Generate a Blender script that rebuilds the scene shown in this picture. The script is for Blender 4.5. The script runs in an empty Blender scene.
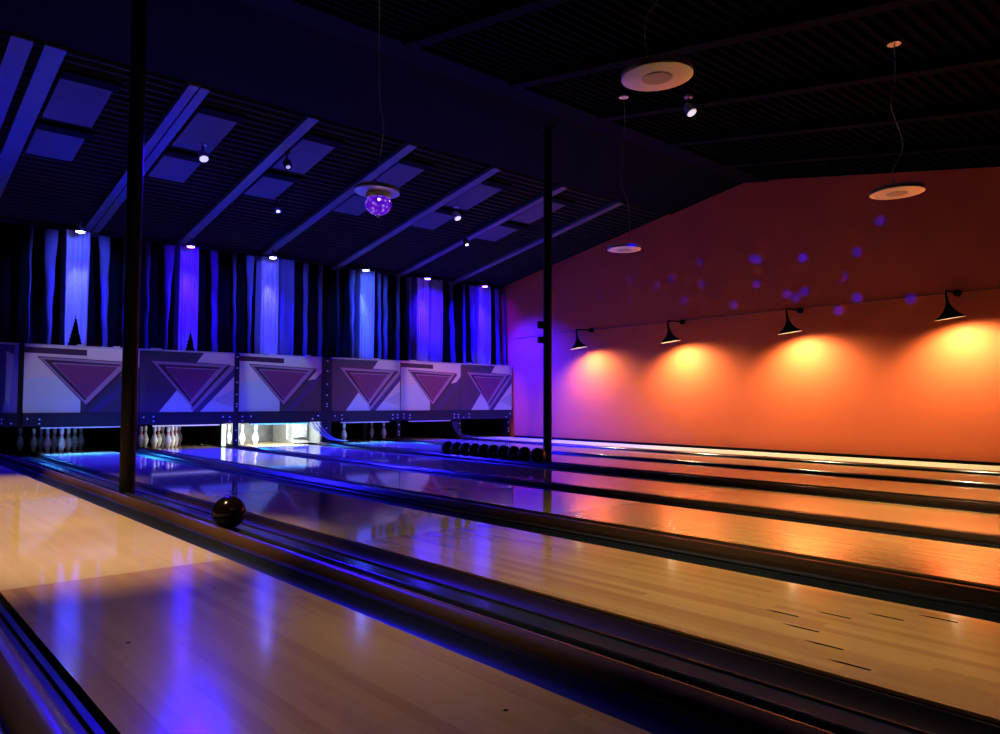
import bpy, math, random
from mathutils import Vector, Matrix
random.seed(7)
scene = bpy.context.scene
COL = scene.collection
PI = math.pi
sin, cos, radians = math.sin, math.cos, math.radians

# ------------------------------------------------------------------ view
vs = scene.view_settings
vs.view_transform = 'Standard'; vs.look = 'None'; vs.gamma = 1.0
vs.use_curve_mapping = False; vs.exposure = 0.0
scene.cycles.max_bounces = 8
scene.cycles.diffuse_bounces = 2
scene.cycles.glossy_bounces = 4
scene.cycles.sample_clamp_indirect = 10.0
scene.cycles.caustics_reflective = False
scene.cycles.caustics_refractive = False
w = bpy.data.worlds.new('World'); scene.world = w; w.use_nodes = True
bg = w.node_tree.nodes['Background']
bg.inputs[0].default_value = (0.25, 0.1, 0.6, 1); bg.inputs[1].default_value = 0.0008

# ------------------------------------------------------------------ materials
def sock(b, *names):
    for n in names:
        if n in b.inputs: return b.inputs[n]
def mat(name, col, rough=0.5, metal=0.0, emit=None, estr=0.0, spec=None, coat=0.0, bump=None, vary=0.0, vscale=6.0, stretch=(1, 1, 1)):
    m = bpy.data.materials.new(name); m.use_nodes = True
    nt = m.node_tree; b = nt.nodes['Principled BSDF']
    b.inputs['Base Color'].default_value = (*col, 1)
    b.inputs['Roughness'].default_value = rough
    b.inputs['Metallic'].default_value = metal
    if spec is not None: sock(b, 'Specular IOR Level').default_value = spec
    if coat: sock(b, 'Coat Weight').default_value = coat; sock(b, 'Coat Roughness').default_value = 0.06
    if emit:
        sock(b, 'Emission Color').default_value = (*emit, 1); sock(b, 'Emission Strength').default_value = estr
    if vary or bump:
        tc = nt.nodes.new('ShaderNodeTexCoord'); mp = nt.nodes.new('ShaderNodeMapping')
        mp.inputs['Scale'].default_value = stretch
        nz = nt.nodes.new('ShaderNodeTexNoise'); nz.inputs['Scale'].default_value = vscale; nz.inputs['Detail'].default_value = 5
        nt.links.new(tc.outputs['Object'], mp.inputs[0]); nt.links.new(mp.outputs[0], nz.inputs['Vector'])
        if vary:
            mx = nt.nodes.new('ShaderNodeMix'); mx.data_type = 'RGBA'
            mx.inputs[6].default_value = (*[c * (1 - vary) for c in col], 1)
            mx.inputs[7].default_value = (*[min(1, c * (1 + vary)) for c in col], 1)
            nt.links.new(nz.outputs['Fac'], mx.inputs[0]); nt.links.new(mx.outputs[2], b.inputs['Base Color'])
        if bump:
            bp = nt.nodes.new('ShaderNodeBump'); bp.inputs['Strength'].default_value = bump; bp.inputs['Distance'].default_value = 0.01
            nt.links.new(nz.outputs['Fac'], bp.inputs['Height']); nt.links.new(bp.outputs[0], b.inputs['Normal'])
    return m

def wood(name, c_dark, c_light, rough, bw, blen, contrast=1.0, bump=0.05, spec=0.5):
    """long boards running along local Y"""
    m = bpy.data.materials.new(name); m.use_nodes = True
    nt = m.node_tree; N = nt.nodes; L = nt.links; b = N['Principled BSDF']
    def math_(op, a, c=None):
        n = N.new('ShaderNodeMath'); n.operation = op
        for i, v in enumerate((a, c)):
            if v is None: continue
            if isinstance(v, (int, float)): n.inputs[i].default_value = v
            else: L.new(v, n.inputs[i])
        return n.outputs[0]
    tc = N.new('ShaderNodeTexCoord'); sp = N.new('ShaderNodeSeparateXYZ'); L.new(tc.outputs['Object'], sp.inputs[0])
    oi = N.new('ShaderNodeObjectInfo')
    bx = math_('DIVIDE', sp.outputs[0], bw); ib = math_('FLOOR', bx)
    ib2 = math_('ADD', ib, math_('MULTIPLY', oi.outputs['Random'], 53.0))
    wn = N.new('ShaderNodeTexWhiteNoise'); wn.noise_dimensions = '1D'; L.new(ib2, wn.inputs['W'])
    yo = math_('ADD', sp.outputs[1], math_('MULTIPLY', wn.outputs['Value'], blen * 3))
    iseg = math_('FLOOR', math_('DIVIDE', yo, blen))
    cb = N.new('ShaderNodeCombineXYZ'); L.new(ib2, cb.inputs[0]); L.new(iseg, cb.inputs[1])
    w2 = N.new('ShaderNodeTexWhiteNoise'); w2.noise_dimensions = '2D'; L.new(cb.outputs[0], w2.inputs['Vector'])
    mp = N.new('ShaderNodeMapping'); mp.inputs['Scale'].default_value = (90, 1.2, 1); L.new(tc.outputs['Object'], mp.inputs[0])
    nz = N.new('ShaderNodeTexNoise'); nz.inputs['Scale'].default_value = 1.0; nz.inputs['Detail'].default_value = 4; L.new(mp.outputs[0], nz.inputs['Vector'])
    f = math_('ADD', math_('MULTIPLY', w2.outputs['Value'], 0.75 * contrast), math_('MULTIPLY', nz.outputs['Fac'], 0.5))
    f = math_('ADD', f, 0.375 * (1 - contrast) - 0.1)
    mx = N.new('ShaderNodeMix'); mx.data_type = 'RGBA'; mx.clamp_factor = True
    mx.inputs[6].default_value = (*c_dark, 1); mx.inputs[7].default_value = (*c_light, 1)
    L.new(f, mx.inputs[0]); L.new(mx.outputs[2], b.inputs['Base Color'])
    b.inputs['Roughness'].default_value = rough
    sock(b, 'Specular IOR Level').default_value = spec
    bp = N.new('ShaderNodeBump'); bp.inputs['Strength'].default_value = bump; bp.inputs['Distance'].default_value = 0.002
    L.new(nz.outputs['Fac'], bp.inputs['Height']); L.new(bp.outputs[0], b.inputs['Normal'])
    return m

M = {}
M['maple'] = wood('lane_maple_boards', (0.30, 0.135, 0.045), (0.52, 0.29, 0.10), 0.13, 0.054, 1.7, 0.7, 0.04, 0.9)
M['pine'] = wood('lane_pale_boards', (0.50, 0.33, 0.16), (0.60, 0.42, 0.21), 0.055, 0.027, 2.4, 0.5, 0.015)
M['cream'] = mat('lane_cream_matte', (0.50, 0.43, 0.33), 0.85, spec=0.08, vary=0.08, vscale=3, stretch=(8, 0.3, 1))
M['mark'] = mat('lane_mark_dark', (0.012, 0.005, 0.003), 0.95, spec=0.0)
M['cap'] = wood('capping_brown_wood', (0.020, 0.009, 0.006), (0.036, 0.016, 0.009), 0.22, 0.09, 3.0, 0.6, 0.06)
M['cap_half_lit'] = wood('capping_half_lit_wood', (0.058, 0.027, 0.016), (0.092, 0.042, 0.024), 0.24, 0.09, 3.0, 0.6, 0.06)  # half-lit copy of the capping wood, light put into the colour
M['cap_lit'] = wood('capping_lit_wood', (0.11, 0.055, 0.036), (0.17, 0.085, 0.055), 0.24, 0.09, 3.0, 0.6, 0.06)  # brightest capping copy, light on the bottom left capping put into colour
M['gutter'] = mat('gutter_slate', (0.012, 0.013, 0.018), 0.34, vary=0.25, vscale=5, stretch=(4, 0.5, 4))
M['gutter_brown'] = mat('gutter_brown', (0.026, 0.014, 0.011), 0.36, vary=0.25, vscale=5, stretch=(4, 0.5, 4))
M['rail'] = mat('rail_gloss', (0.02, 0.02, 0.028), 0.16)
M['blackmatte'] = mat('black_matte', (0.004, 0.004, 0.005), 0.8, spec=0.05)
M['steel_black'] = mat('black_painted_steel', (0.006, 0.0035, 0.003), 0.5, vary=0.4, vscale=9, spec=0.25)
M['wall'] = mat('orange_plaster', (0.75, 0.125, 0.042), 0.75, spec=0.2, bump=0.12, vary=0.05, vscale=2.2)
M['wall_dark'] = mat('dark_plaster', (0.03, 0.028, 0.03), 0.8, bump=0.1, vscale=6)
M['concrete'] = mat('dark_concrete', (0.03, 0.03, 0.032), 0.75, vary=0.3, vscale=4)
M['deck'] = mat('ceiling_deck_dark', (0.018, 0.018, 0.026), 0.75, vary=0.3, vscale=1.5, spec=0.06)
M['deck_shaded'] = mat('ceiling_deck_shaded', (0.0025, 0.0025, 0.003), 0.8, vary=0.3, vscale=1.5, spec=0.03)  # near slope's shade put into a near-black copy of the deck colour
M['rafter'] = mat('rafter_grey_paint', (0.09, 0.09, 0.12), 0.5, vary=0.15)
M['rafter_shaded'] = mat('rafter_shade_tone', (0.005, 0.005, 0.007), 0.8, vary=0.15, spec=0.04)  # rafter colour darkened to carry the shade of the near slope
M['insul'] = mat('insulation_pale', (0.06, 0.06, 0.09), 0.7, vary=0.1, vscale=4)
M['white'] = mat('white_enamel', (0.80, 0.77, 0.75), 0.42, metal=0.75)
M['white2'] = mat('white_enamel_centre', (0.50, 0.44, 0.44), 0.48, metal=0.75)
M['groove'] = mat('disc_groove', (0.25, 0.22, 0.21), 0.5)
M['cord'] = mat('grey_cord', (0.42, 0.36, 0.30), 0.6)
M['pin'] = mat('pin_white', (0.85, 0.84, 0.82), 0.22)
M['pinred'] = mat('pin_red', (0.6, 0.03, 0.03), 0.25)
M['ball'] = mat('ball_black', (0.010, 0.008, 0.008), 0.12)
M['ball_brown'] = mat('ball_brown', (0.004, 0.002, 0.002), 0.16, vary=0.5, vscale=14, spec=0.22)
M['chrome'] = mat('pale_trim', (0.42, 0.42, 0.46), 0.4)
M['bolt'] = mat('bolt_white', (0.8, 0.8, 0.8), 0.3)
M['unitframe'] = mat('unit_navy_rail', (0.014, 0.017, 0.04), 0.5, spec=0.25)
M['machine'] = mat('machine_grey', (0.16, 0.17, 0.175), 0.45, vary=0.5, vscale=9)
M['cable'] = mat('cable_grey', (0.45, 0.45, 0.48), 0.45)
M['cable_dark'] = mat('cable_dark', (0.03, 0.03, 0.035), 0.4)
# masking panel paints
M['p_white'] = mat('panel_pale_lilac', (0.62, 0.58, 0.62), 0.35)
M['p_cool'] = mat('panel_pale_blue', (0.48, 0.60, 0.70), 0.35)
M['p_shade'] = mat('panel_grey_blue', (0.40, 0.46, 0.56), 0.35)
M['p_dark'] = mat('panel_dark_grey', (0.034, 0.040, 0.085), 0.35)
M['p_plum'] = mat('panel_plum', (0.05, 0.035, 0.10), 0.35)
M['p_magenta'] = mat('panel_magenta', (0.15, 0.032, 0.15), 0.35)
M['p_line'] = mat('panel_navy_line', (0.035, 0.012, 0.06), 0.35)
M['p_stripe'] = mat('panel_blue_stripe', (0.035, 0.030, 0.17), 0.35)
M['p_border'] = mat('panel_pink_border', (0.30, 0.21, 0.38), 0.35)
M['satin'] = mat('navy_satin', (0.14, 0.14, 0.60), 0.35)
# cloth: the curtain's lit folds painted pale, its recess shade painted black
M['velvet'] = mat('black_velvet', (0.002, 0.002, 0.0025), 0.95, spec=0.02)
M['drape'] = mat('lit_drape_tone', (0.15, 0.155, 0.17), 0.85, spec=0.05, bump=0.25, vscale=30, stretch=(1, 1, 0.3))
M['drape_dim'] = mat('dim_drape_tone', (0.050, 0.050, 0.075), 0.85, spec=0.05, bump=0.25, vscale=30, stretch=(1, 1, 0.3))

# ------------------------------------------------------------------ mesh builder
class MB:
    def __init__(s): s.v = []; s.f = []; s.mi = []
    def add(s, vs, fs, mi=0):
        o = len(s.v); s.v += [tuple(p) for p in vs]
        for f in fs: s.f.append([o + i for i in f]); s.mi.append(mi)
        return s
    def box(s, x0, x1, y0, y1, z0, z1, mi=0):
        v = [(x, y, z) for z in (z0, z1) for y in (y0, y1) for x in (x0, x1)]
        return s.add(v, [(0, 2, 3, 1), (4, 5, 7, 6), (0, 1, 5, 4), (2, 6, 7, 3), (0, 4, 6, 2), (1, 3, 7, 5)], mi)
    def prism(s, prof, axis, a0, a1, mi=0):
        """closed profile (list of 2D) extruded along axis; 'y': prof=(x,z); 'x': prof=(y,z); 'z': prof=(x,y)"""
        n = len(prof)
        def p(q, a):
            return {'y': (q[0], a, q[1]), 'x': (a, q[0], q[1]), 'z': (q[0], q[1], a)}[axis]
        v = [p(q, a0) for q in prof] + [p(q, a1) for q in prof]
        fs = [list(range(n))[::-1], list(range(n, 2 * n))]
        fs += [[i, (i + 1) % n, n + (i + 1) % n, n + i] for i in range(n)]
        return s.add(v, fs, mi)
    def lathe(s, prof, n=24, mi=0, c=(0, 0, 0), mis=None):
        """profile of (r,z) revolved about z"""
        v = []; 
        for r, z in prof:
            for k in range(n):
                a = 2 * PI * k / n
                v.append((c[0] + r * cos(a), c[1] + r * sin(a), c[2] + z))
        o = len(s.v); s.v += v
        for i in range(len(prof) - 1):
            for k in range(n):
                s.f.append([o + i * n + k, o + i * n + (k + 1) % n, o + (i + 1) * n + (k + 1) % n, o + (i + 1) * n + k])
                s.mi.append(mis[i] if mis else mi)
        for i, rev in ((0, True), (len(prof) - 1, False)):
            if prof[i][0] > 1e-4:
                f = [o + i * n + k for k in range(n)]
                s.f.append(f[::-1] if rev else f); s.mi.append(mi)
        return s
    def tube(s, pts, r, n=8, mi=0):
        pts = [Vector(p) for p in pts]; v = []
        rr = r if isinstance(r, (list, tuple)) else [r] * len(pts)
        for i, p in enumerate(pts):
            t = (pts[min(i + 1, len(pts) - 1)] - pts[max(i - 1, 0)]).normalized()
            u = t.cross(Vector((0.31, 0.9, 0.2))).normalized(); q = t.cross(u)
            for k in range(n):
                a = 2 * PI * k / n; v.append(p + (u * cos(a) + q * sin(a)) * rr[i])
        fs = [[i * n + k, i * n + (k + 1) % n, (i + 1) * n + (k + 1) % n, (i + 1) * n + k] for i in range(len(pts) - 1) for k in range(n)]
        fs += [list(range(n))[::-1], [(len(pts) - 1) * n + k for k in range(n)]]
        return s.add(v, fs, mi)
    def sphere(s, c, r, n=32, m=18, mi=0):
        return s.lathe([(max(r * sin(PI * i / m), 1e-5), -r * cos(PI * i / m)) for i in range(m + 1)], n, mi, c)
    def mesh(s, name, mats, smooth=False):
        me = bpy.data.meshes.new(name); me.from_pydata(s.v, [], s.f)
        for m in (mats if isinstance(mats, (list, tuple)) else [mats]): me.materials.append(m)
        for p, i in zip(me.polygons, s.mi): p.material_index = i; p.use_smooth = smooth
        me.update()
        import bmesh as _b
        bm = _b.new(); bm.from_mesh(me); _b.ops.recalc_face_normals(bm, faces=bm.faces); bm.to_mesh(me); bm.free()
        return me
    def obj(s, name, mats, parent=None, smooth=False, loc=None, rot=None, auto=None):
        o = bpy.data.objects.new(name, s.mesh(name, mats, smooth)); COL.objects.link(o)
        if parent: o.parent = parent
        if loc: o.location = loc
        if rot: o.rotation_euler = rot
        if auto:
            o.data.set_sharp_from_angle(angle=radians(auto))
        return o

def tag(o, label=None, cat=None, group=None, kind=None):
    if label: o['label'] = label
    if cat: o['category'] = cat
    if group: o['group'] = group
    if kind: o['kind'] = kind
    return o
def thing(name, label, cat, loc=(0, 0, 0), rz=0.0, group=None):
    o = bpy.data.objects.new(name, None); COL.objects.link(o)
    o.empty_display_size = 0.1; o.location = loc; o.rotation_euler = (0, 0, rz)
    return tag(o, label, cat, group)
def copy_tree(o, loc=None, label=None, parent=None):
    c = o.copy(); COL.objects.link(c)
    if parent: c.parent = parent
    if loc is not None: c.location = loc
    if label: c['label'] = label
    for ch in list(o.children): copy_tree(ch, parent=c)
    return c
def light(kind, name, loc, color, power, parent=None, target=None, size=None, cone=None, blend=0.5, local=None, shape=None):
    d = bpy.data.lights.new(name, kind); d.color = color; d.energy = power
    if kind == 'SPOT':
        d.spot_size = radians(cone); d.spot_blend = blend
    if size is not None:
        if kind == 'AREA':
            if isinstance(size, tuple): d.shape = 'RECTANGLE'; d.size, d.size_y = size
            else: d.size = size
        else: d.shadow_soft_size = size
    o = bpy.data.objects.new(name, d); COL.objects.link(o)
    loc = Vector(loc)
    if parent:
        o.parent = parent
        pl = Vector(parent.location)
        o.location = loc - pl
    else: o.location = loc
    if target is not None:
        o.rotation_euler = (Vector(target) - loc).to_track_quat('-Z', 'Y').to_euler()
    return o

# ------------------------------------------------------------------ camera (0.88 m above the lane)
f_px = 753.43
xr = Vector((0.7494865, -0.6620036, 0.0046008)); dn = Vector((0.0324719, 0.02982, -0.9990277)); fw = Vector((0.6612228, 0.7489072, 0.0438462))
cam_d = bpy.data.cameras.new('Camera'); cam = bpy.data.objects.new('Camera', cam_d); COL.objects.link(cam)
cam_d.sensor_width = 36; cam_d.sensor_fit = 'HORIZONTAL'; cam_d.lens = 36 * f_px / 1000; cam_d.clip_start = 0.02; cam_d.clip_end = 100
R = Matrix((xr, -dn, -fw)).transposed().to_4x4(); R.translation = Vector((0, 0, 0.88)); cam.matrix_world = R
scene.camera = cam

# ------------------------------------------------------------------ room shell
XW = 12.32; YR = 7.25; ZR = 4.89; SF = 0.183; SN = 0.165
X0 = -5.0; YB = 16.3; YF = -5.0
def zc(y): return ZR - SF * (y - YR) if y > YR else ZR - SN * (YR - y)
tag(MB().box(X0, XW + 0.15, YF, YB, -0.22, -0.12).obj('floor', M['concrete']), kind='structure')
tag(MB().prism([(YF, -0.12), (YB, -0.12), (YB, zc(YB)), (YR, ZR), (YF, zc(YF))], 'x', XW, XW + 0.15).obj('wall_right', M['wall']), kind='structure')
tag(MB().box(X0, XW, YB - 0.12, YB, -0.12, zc(YB) + 0.02).obj('wall_back', M['wall_dark']), kind='structure')
tag(MB().prism([(YF, -0.12), (YB, -0.12), (YB, zc(YB)), (YR, ZR), (YF, zc(YF))], 'x', X0 - 0.15, X0).obj('wall_left', M['wall_dark']), kind='structure')
# corrugated roof deck, ribs running across the room
def deck(y0, y1, m):
    pitch = 0.135; n = int((y1 - y0) / pitch); top = []
    for i in range(n):
        y = y0 + i * pitch
        for dy, dz in ((0, 0.0), (0.035, 0.0), (0.055, 0.045), (0.115, 0.045)): top.append((y + dy, zc(y + dy) + dz))
    top.append((y1, zc(y1)))
    prof = top + [(y1, zc(y1) + 0.14), (y0, zc(y0) + 0.14)]
    mb = MB(); nv = len(top)
    v = [(X0, *p) for p in top] + [(XW, *p) for p in top]
    mb.add(v, [[i, i + 1, nv + i + 1, nv + i] for i in range(nv - 1)])
    mb.add([(x, y, zc(y) + 0.14) for y in (y0, y1) for x in (X0, XW)], [(0, 1, 3, 2)])
    return mb
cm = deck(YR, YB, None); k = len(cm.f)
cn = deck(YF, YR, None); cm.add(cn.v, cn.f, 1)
tag(cm.obj('ceiling', [M['deck'], M['deck_shaded']]), kind='structure')
# added black sheets that put the shade along the ridge into colour
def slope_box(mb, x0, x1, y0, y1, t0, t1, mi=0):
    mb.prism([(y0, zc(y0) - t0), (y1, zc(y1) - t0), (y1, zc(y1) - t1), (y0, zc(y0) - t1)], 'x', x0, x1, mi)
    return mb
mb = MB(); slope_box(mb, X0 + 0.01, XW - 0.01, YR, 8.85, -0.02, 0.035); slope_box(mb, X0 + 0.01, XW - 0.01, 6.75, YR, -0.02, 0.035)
tag(mb.obj('trim_ridge_shade_1', M['blackmatte']), kind='structure')
tag(MB().box(XW - 0.02, XW, 3.0 - 8, 13.4, -0.12, 0.035).obj('baseboard_right', M['blackmatte']), kind='structure')

# ------------------------------------------------------------------ lanes
LANES = [(0.593, 1.654), (2.455, 3.515), (4.22, 5.28), (5.84, 6.90), (7.78, 8.84), (9.40, 10.46), (11.05, 12.11)]
CTR = [(a + b) / 2 for a, b in LANES]
YS, YE, YSEAM, YMASK = -2.5, 15.2, 4.12, 13.46
lane_lab = ['wooden bowling lane nearest the camera, cream far half and browner near half',
            'wooden bowling lane with dark aiming arrows, second from the camera',
            'glossy bowling lane third from the camera, right behind the arrow lane',
            'glossy bowling lane that ends at the brightly lit pit, before the black ball row',
            'glossy bowling lane just beyond the row of black balls',
            'narrow looking glossy bowling lane, second from the orange wall',
            'pale bowling lane running right along the foot of the orange wall']
hw = 1.06 / 2
near_me = MB().box(-hw, hw, YS, YSEAM, -0.12, 0).mesh('lane_heads', M['maple'])
far_me = MB().box(-hw, hw, YSEAM + 0.002, YE, -0.12, 0).mesh('lane_bed', M['pine'])
for i, c in enumerate(CTR):
    t = thing('bowling_lane', lane_lab[i], 'bowling lane', (c, 0, 0), group='bowling lanes side by side')
    for nm, me, lb in (('lane_heads', near_me, 'brown boarded near section'), ('lane_bed', far_me, 'paler far section')):
        if i == 6: me = me.copy(); me.materials[0] = M['cream']
        o = bpy.data.objects.new(nm, me); COL.objects.link(o); o.parent = t; o['label'] = lb
    if i == 1:
        for k in range(7):
            ax = (k - 3) * 0.1362; y1 = 1.675 - abs(k - 3) * 0.152; y0 = y1 - 0.145
            MB().prism([(ax - 0.006, y0), (ax + 0.006, y0), (ax + 0.007, y0 + 0.1), (ax, y1), (ax - 0.007, y0 + 0.1)], 'z', 0.0004, 0.001).obj('aiming_arrow', M['mark'], t)
    if i == 0:
        for (dx, dy) in ((-0.30, 2.95), (0.335, 1.62)):
            MB().lathe([(0.008, 0.0004), (0.008, 0.001)], 12, c=(dx, dy, 0)).obj('lane_dot', M['mark'], t)

# ------------------------------------------------------------------ dividers between lanes
def arc(x0, x1, z0, h, n=10):       # bulge from x0 to x1, height h (negative: hollow)
    return [(x0 + (x1 - x0) * k / n, z0 + h * math.sin(PI * k / n) ** 0.7) for k in range(n + 1)]
ZB = -0.12
def gutter(t, x0, x1, m='gutter'):
    mb = MB(); top = [(x0, -0.012)] + arc(x0 + 0.012, x1 - 0.012, -0.012, -0.065) + [(x1, -0.012)]
    mb.prism([(x0, ZB)] + top + [(x1, ZB)], 'y', YS, 15.0)
    return mb.obj('gutter', M[m], t, smooth=True, auto=40)
def capping(t, x0, x1, h=0.05, y1=13.38, m='cap'):
    top = arc(x0, x1, 0.0, h, 14)
    MB().prism([(x0, ZB)] + top + [(x1, ZB)], 'y', YS, y1).obj('capping', M[m], t, smooth=True, auto=50)
def flat(t, x0, x1, z, m, name, y1=13.38):
    MB().prism([(x0, ZB), (x0, z), (x1, z), (x1, ZB)], 'y', YS, y1).obj(name, M[m], t)
def rail(t, x0, x1, z, y1=13.38):
    MB().prism([(x0, ZB)] + arc(x0, x1, z - 0.012, 0.012, 6) + [(x1, ZB)], 'y', YS, y1).obj('ball_rail', M['rail'], t, smooth=True, auto=50)
div_lab = ['divider with brown rounded capping and ball track, between nearest lane and arrow lane',
           'lane divider with brown capping just behind the arrow lane',
           'narrow dark lane divider, third from the camera',
           'lane divider with ball track carrying the row of black balls',
           'narrow dark lane divider just beyond the row of black balls\' far lane',
           'narrow dark lane divider closest to the orange wall lane']
for i in range(6):
    a, b = LANES[i][1], LANES[i + 1][0]; g = b - a
    t = thing('lane_divider', div_lab[i], 'lane divider', (a, 0, 0), group='dividers between the lanes')
    if g > 0.75:
        d = g - 0.80
        gutter(t, 0.0, 0.195); capping(t, 0.195, 0.295, m='cap_half_lit' if i == 0 else 'cap')
        rail(t, 0.295, 0.325, 0.02); flat(t, 0.325, 0.375, -0.03, 'blackmatte', 'ball_groove'); rail(t, 0.375, 0.405, 0.02)
        flat(t, 0.405, 0.585 + d, -0.02, 'rail', 'deck_strip'); gutter(t, 0.585 + d, 0.785 + d, 'gutter_brown')
        flat(t, 0.785 + d, g, -0.006, 'cap', 'edge_strip')
    elif g > 0.65:
        gutter(t, 0.0, 0.20); flat(t, 0.20, 0.27, 0.0, 'rail', 'deck_strip'); capping(t, 0.27, 0.43, 0.05); flat(t, 0.43, 0.50, 0.004, 'rail', 'deck_strip')
        gutter(t, 0.50, g, 'gutter_brown')
    else:
        gutter(t, 0.0, 0.20); capping(t, 0.20, g - 0.20, 0.035); gutter(t, g - 0.20, g)
# left of the first lane
t = thing('lane_divider', 'brown rounded capping with stepped black edging at the bottom left, left of the nearest lane', 'lane divider', (0.593, 0, 0), group='dividers between the lanes')
flat(t, -0.024, 0.0, -0.035, 'blackmatte', 'edge_gap'); flat(t, -0.045, -0.024, -0.008, 'gutter', 'edge_strip'); flat(t, -0.085, -0.045, -0.02, 'gutter_brown', 'edge_strip')
capping(t, -0.225, -0.085, 0.04, m='cap_lit'); rail(t, -0.26, -0.225, 0.012); flat(t, -0.31, -0.26, -0.03, 'rail', 'ball_groove'); rail(t, -0.34, -0.31, 0.012)
flat(t, -0.60, -0.34, -0.02, 'rail', 'deck_strip'); gutter(t, -0.80, -0.60)
# gutter by the wall
t = thing('gutter_channel', 'narrow black gutter between the pale lane and the orange wall', 'gutter', (12.11, 0, 0))
gutter(t, 0, 0.185)

# ------------------------------------------------------------------ columns
def column(loc, r, label, boxes):
    t = thing('support_column', label, 'column', loc)
    x, y, z = loc; h = zc(y) - 0.04 - z
    MB().lathe([(r, 0.012), (r, h)], 28).obj('column_shaft', M['steel_black'], t, smooth=True, auto=40)
    MB().box(-r * 1.25, r * 1.25, -r * 1.25, r * 1.25, 0, 0.012).obj('base_plate', M['steel_black'], t)
    MB().box(-r * 1.15, r * 1.15, -r * 1.15, r * 1.15, h - 0.02, h).obj('cap_plate', M['steel_black'], t)
    for (dx, dy, z0, z1) in boxes:
        MB().box(dx - 0.04, dx + 0.04, dy - 0.03, dy + 0.03, z0 - z, z1 - z).box(dx - 0.042, dx + 0.042, dy - 0.035, dy - 0.03, z0 - z + 0.02, z1 - z - 0.02).obj('switch_box', M['steel_black'], t)
column((2.065, 7.56, -0.02), 0.068, 'tall black steel column in the foreground, standing between the first two lanes', [])
column((7.575, 7.56, -0.02), 0.062, 'slim black steel column beside the row of black balls, in front of the orange wall', [(-0.075, 0.06, 1.90, 2.00), (-0.072, 0.06, 1.69, 1.78)])

# ------------------------------------------------------------------ balls
RB = 0.108; zb = 0.012 + math.sqrt(RB ** 2 - 0.028 ** 2) + 0.0075
def ball(x, y, m, label, group=None):
    mb = MB().sphere((0, 0, 0), RB, 40, 22)
    for (a, e) in ((0.4, 0.75), (0.75, 0.72), (0.6, 1.1)):
        c = Vector((cos(a) * cos(e), sin(a) * cos(e), sin(e))) * (RB - 0.0005)
        nrm = c.normalized(); u = nrm.orthogonal().normalized(); q = nrm.cross(u)
        mb.add([c + nrm * 0.0008 + (u * cos(k * PI / 6) + q * sin(k * PI / 6)) * 0.012 for k in range(12)], [list(range(12))], 1)
    o = mb.obj('bowling_ball', [m, M['blackmatte']], smooth=True)
    o.location = (x, y, zb); o.rotation_euler = (random.uniform(0, 6), random.uniform(0, 6), random.uniform(0, 6))
    return tag(o, label, 'bowling ball', group)
ball(LANES[0][1] + 0.35, 5.0, M['ball_brown'], 'single dark brown bowling ball on the ball track behind the nearest lane')
ords = ['farthest', 'second farthest', 'third farthest', 'fourth farthest', 'fifth farthest', 'fifth nearest', 'fourth nearest', 'third nearest', 'second nearest']
ys = [9.15, 8.92, 8.69, 8.47, 8.25, 8.03, 7.81, 7.59]
for i, (px, y) in enumerate(zip(range(9), [9.43 - 0.2185 * q for q in range(9)])):
    ball(LANES[3][1] + 0.35, y, M['ball'], 'glossy black bowling ball, %s in the touching row on the track' % ords[i], 'row of black bowling balls')
ball(LANES[3][1] + 0.35, 7.42, M['ball'], 'glossy black bowling ball standing apart at the near end of the row', 'row of black bowling balls')

# ------------------------------------------------------------------ pins
prof = [(0.0258, 0.0), (0.0285, 0.012), (0.038, 0.04), (0.050, 0.075), (0.0595, 0.105), (0.0605, 0.118), (0.057, 0.145), (0.048, 0.18), (0.036, 0.212), (0.0268, 0.235),
        (0.0238, 0.246), (0.0230, 0.255), (0.0236, 0.266), (0.0250, 0.28), (0.0285, 0.305), (0.0318, 0.328), (0.0325, 0.342), (0.0300, 0.36), (0.0220, 0.374), (0.0090, 0.3805), (0.0001, 0.381)]
mis = [0] * (len(prof) - 1)
mis[9] = 1; mis[12] = 1
pin_me = MB().lathe(prof, 24, mis=mis).mesh('bowling_pin', [M['pin'], M['pinred']], smooth=True)
SPOT = {1: (0, 0), 2: (-.1524, .264), 3: (.1524, .264), 4: (-.3048, .528), 5: (0, .528), 6: (.3048, .528), 7: (-.457, .792), 8: (-.152, .792), 9: (.152, .792), 10: (.457, .792)}
WORD = {1: 'front head pin', 2: 'second row left pin', 3: 'second row right pin', 4: 'third row left pin', 5: 'third row middle pin', 6: 'third row right pin',
        7: 'back left corner pin', 8: 'back row middle-left pin', 9: 'back row middle-right pin', 10: 'back right corner pin'}
YH = 14.02; PIN_DX = {1: -0.17, 2: -0.26, 3: -0.27, 4: -0.28, 5: -0.28}
def rack(li, nums, desc, grp):
    for n in nums:
        dx, dy = SPOT[n]
        o = bpy.data.objects.new('bowling_pin', pin_me); COL.objects.link(o)
        o.location = (CTR[li] + PIN_DX[li] + dx, YH + dy, 0.0)
        tag(o, 'white bowling pin, %s %s' % (WORD[n], desc), 'bowling pin', grp)
rack(1, range(1, 11), 'of the dim blue rack at far left', 'pins of the far left rack')
rack(2, range(1, 11), 'of the rack right of the tall column', 'pins of the rack beside the tall column')
rack(3, (1, 2, 4), 'in the brightly lit pit', 'pins in the brightly lit pit')
rack(4, (1,), 'alone in the dark pit under the fourth panel', None)
rack(5, (4, 7), 'in the dark pit under the fifth panel', 'dim pins left standing under the fifth panel')

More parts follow.
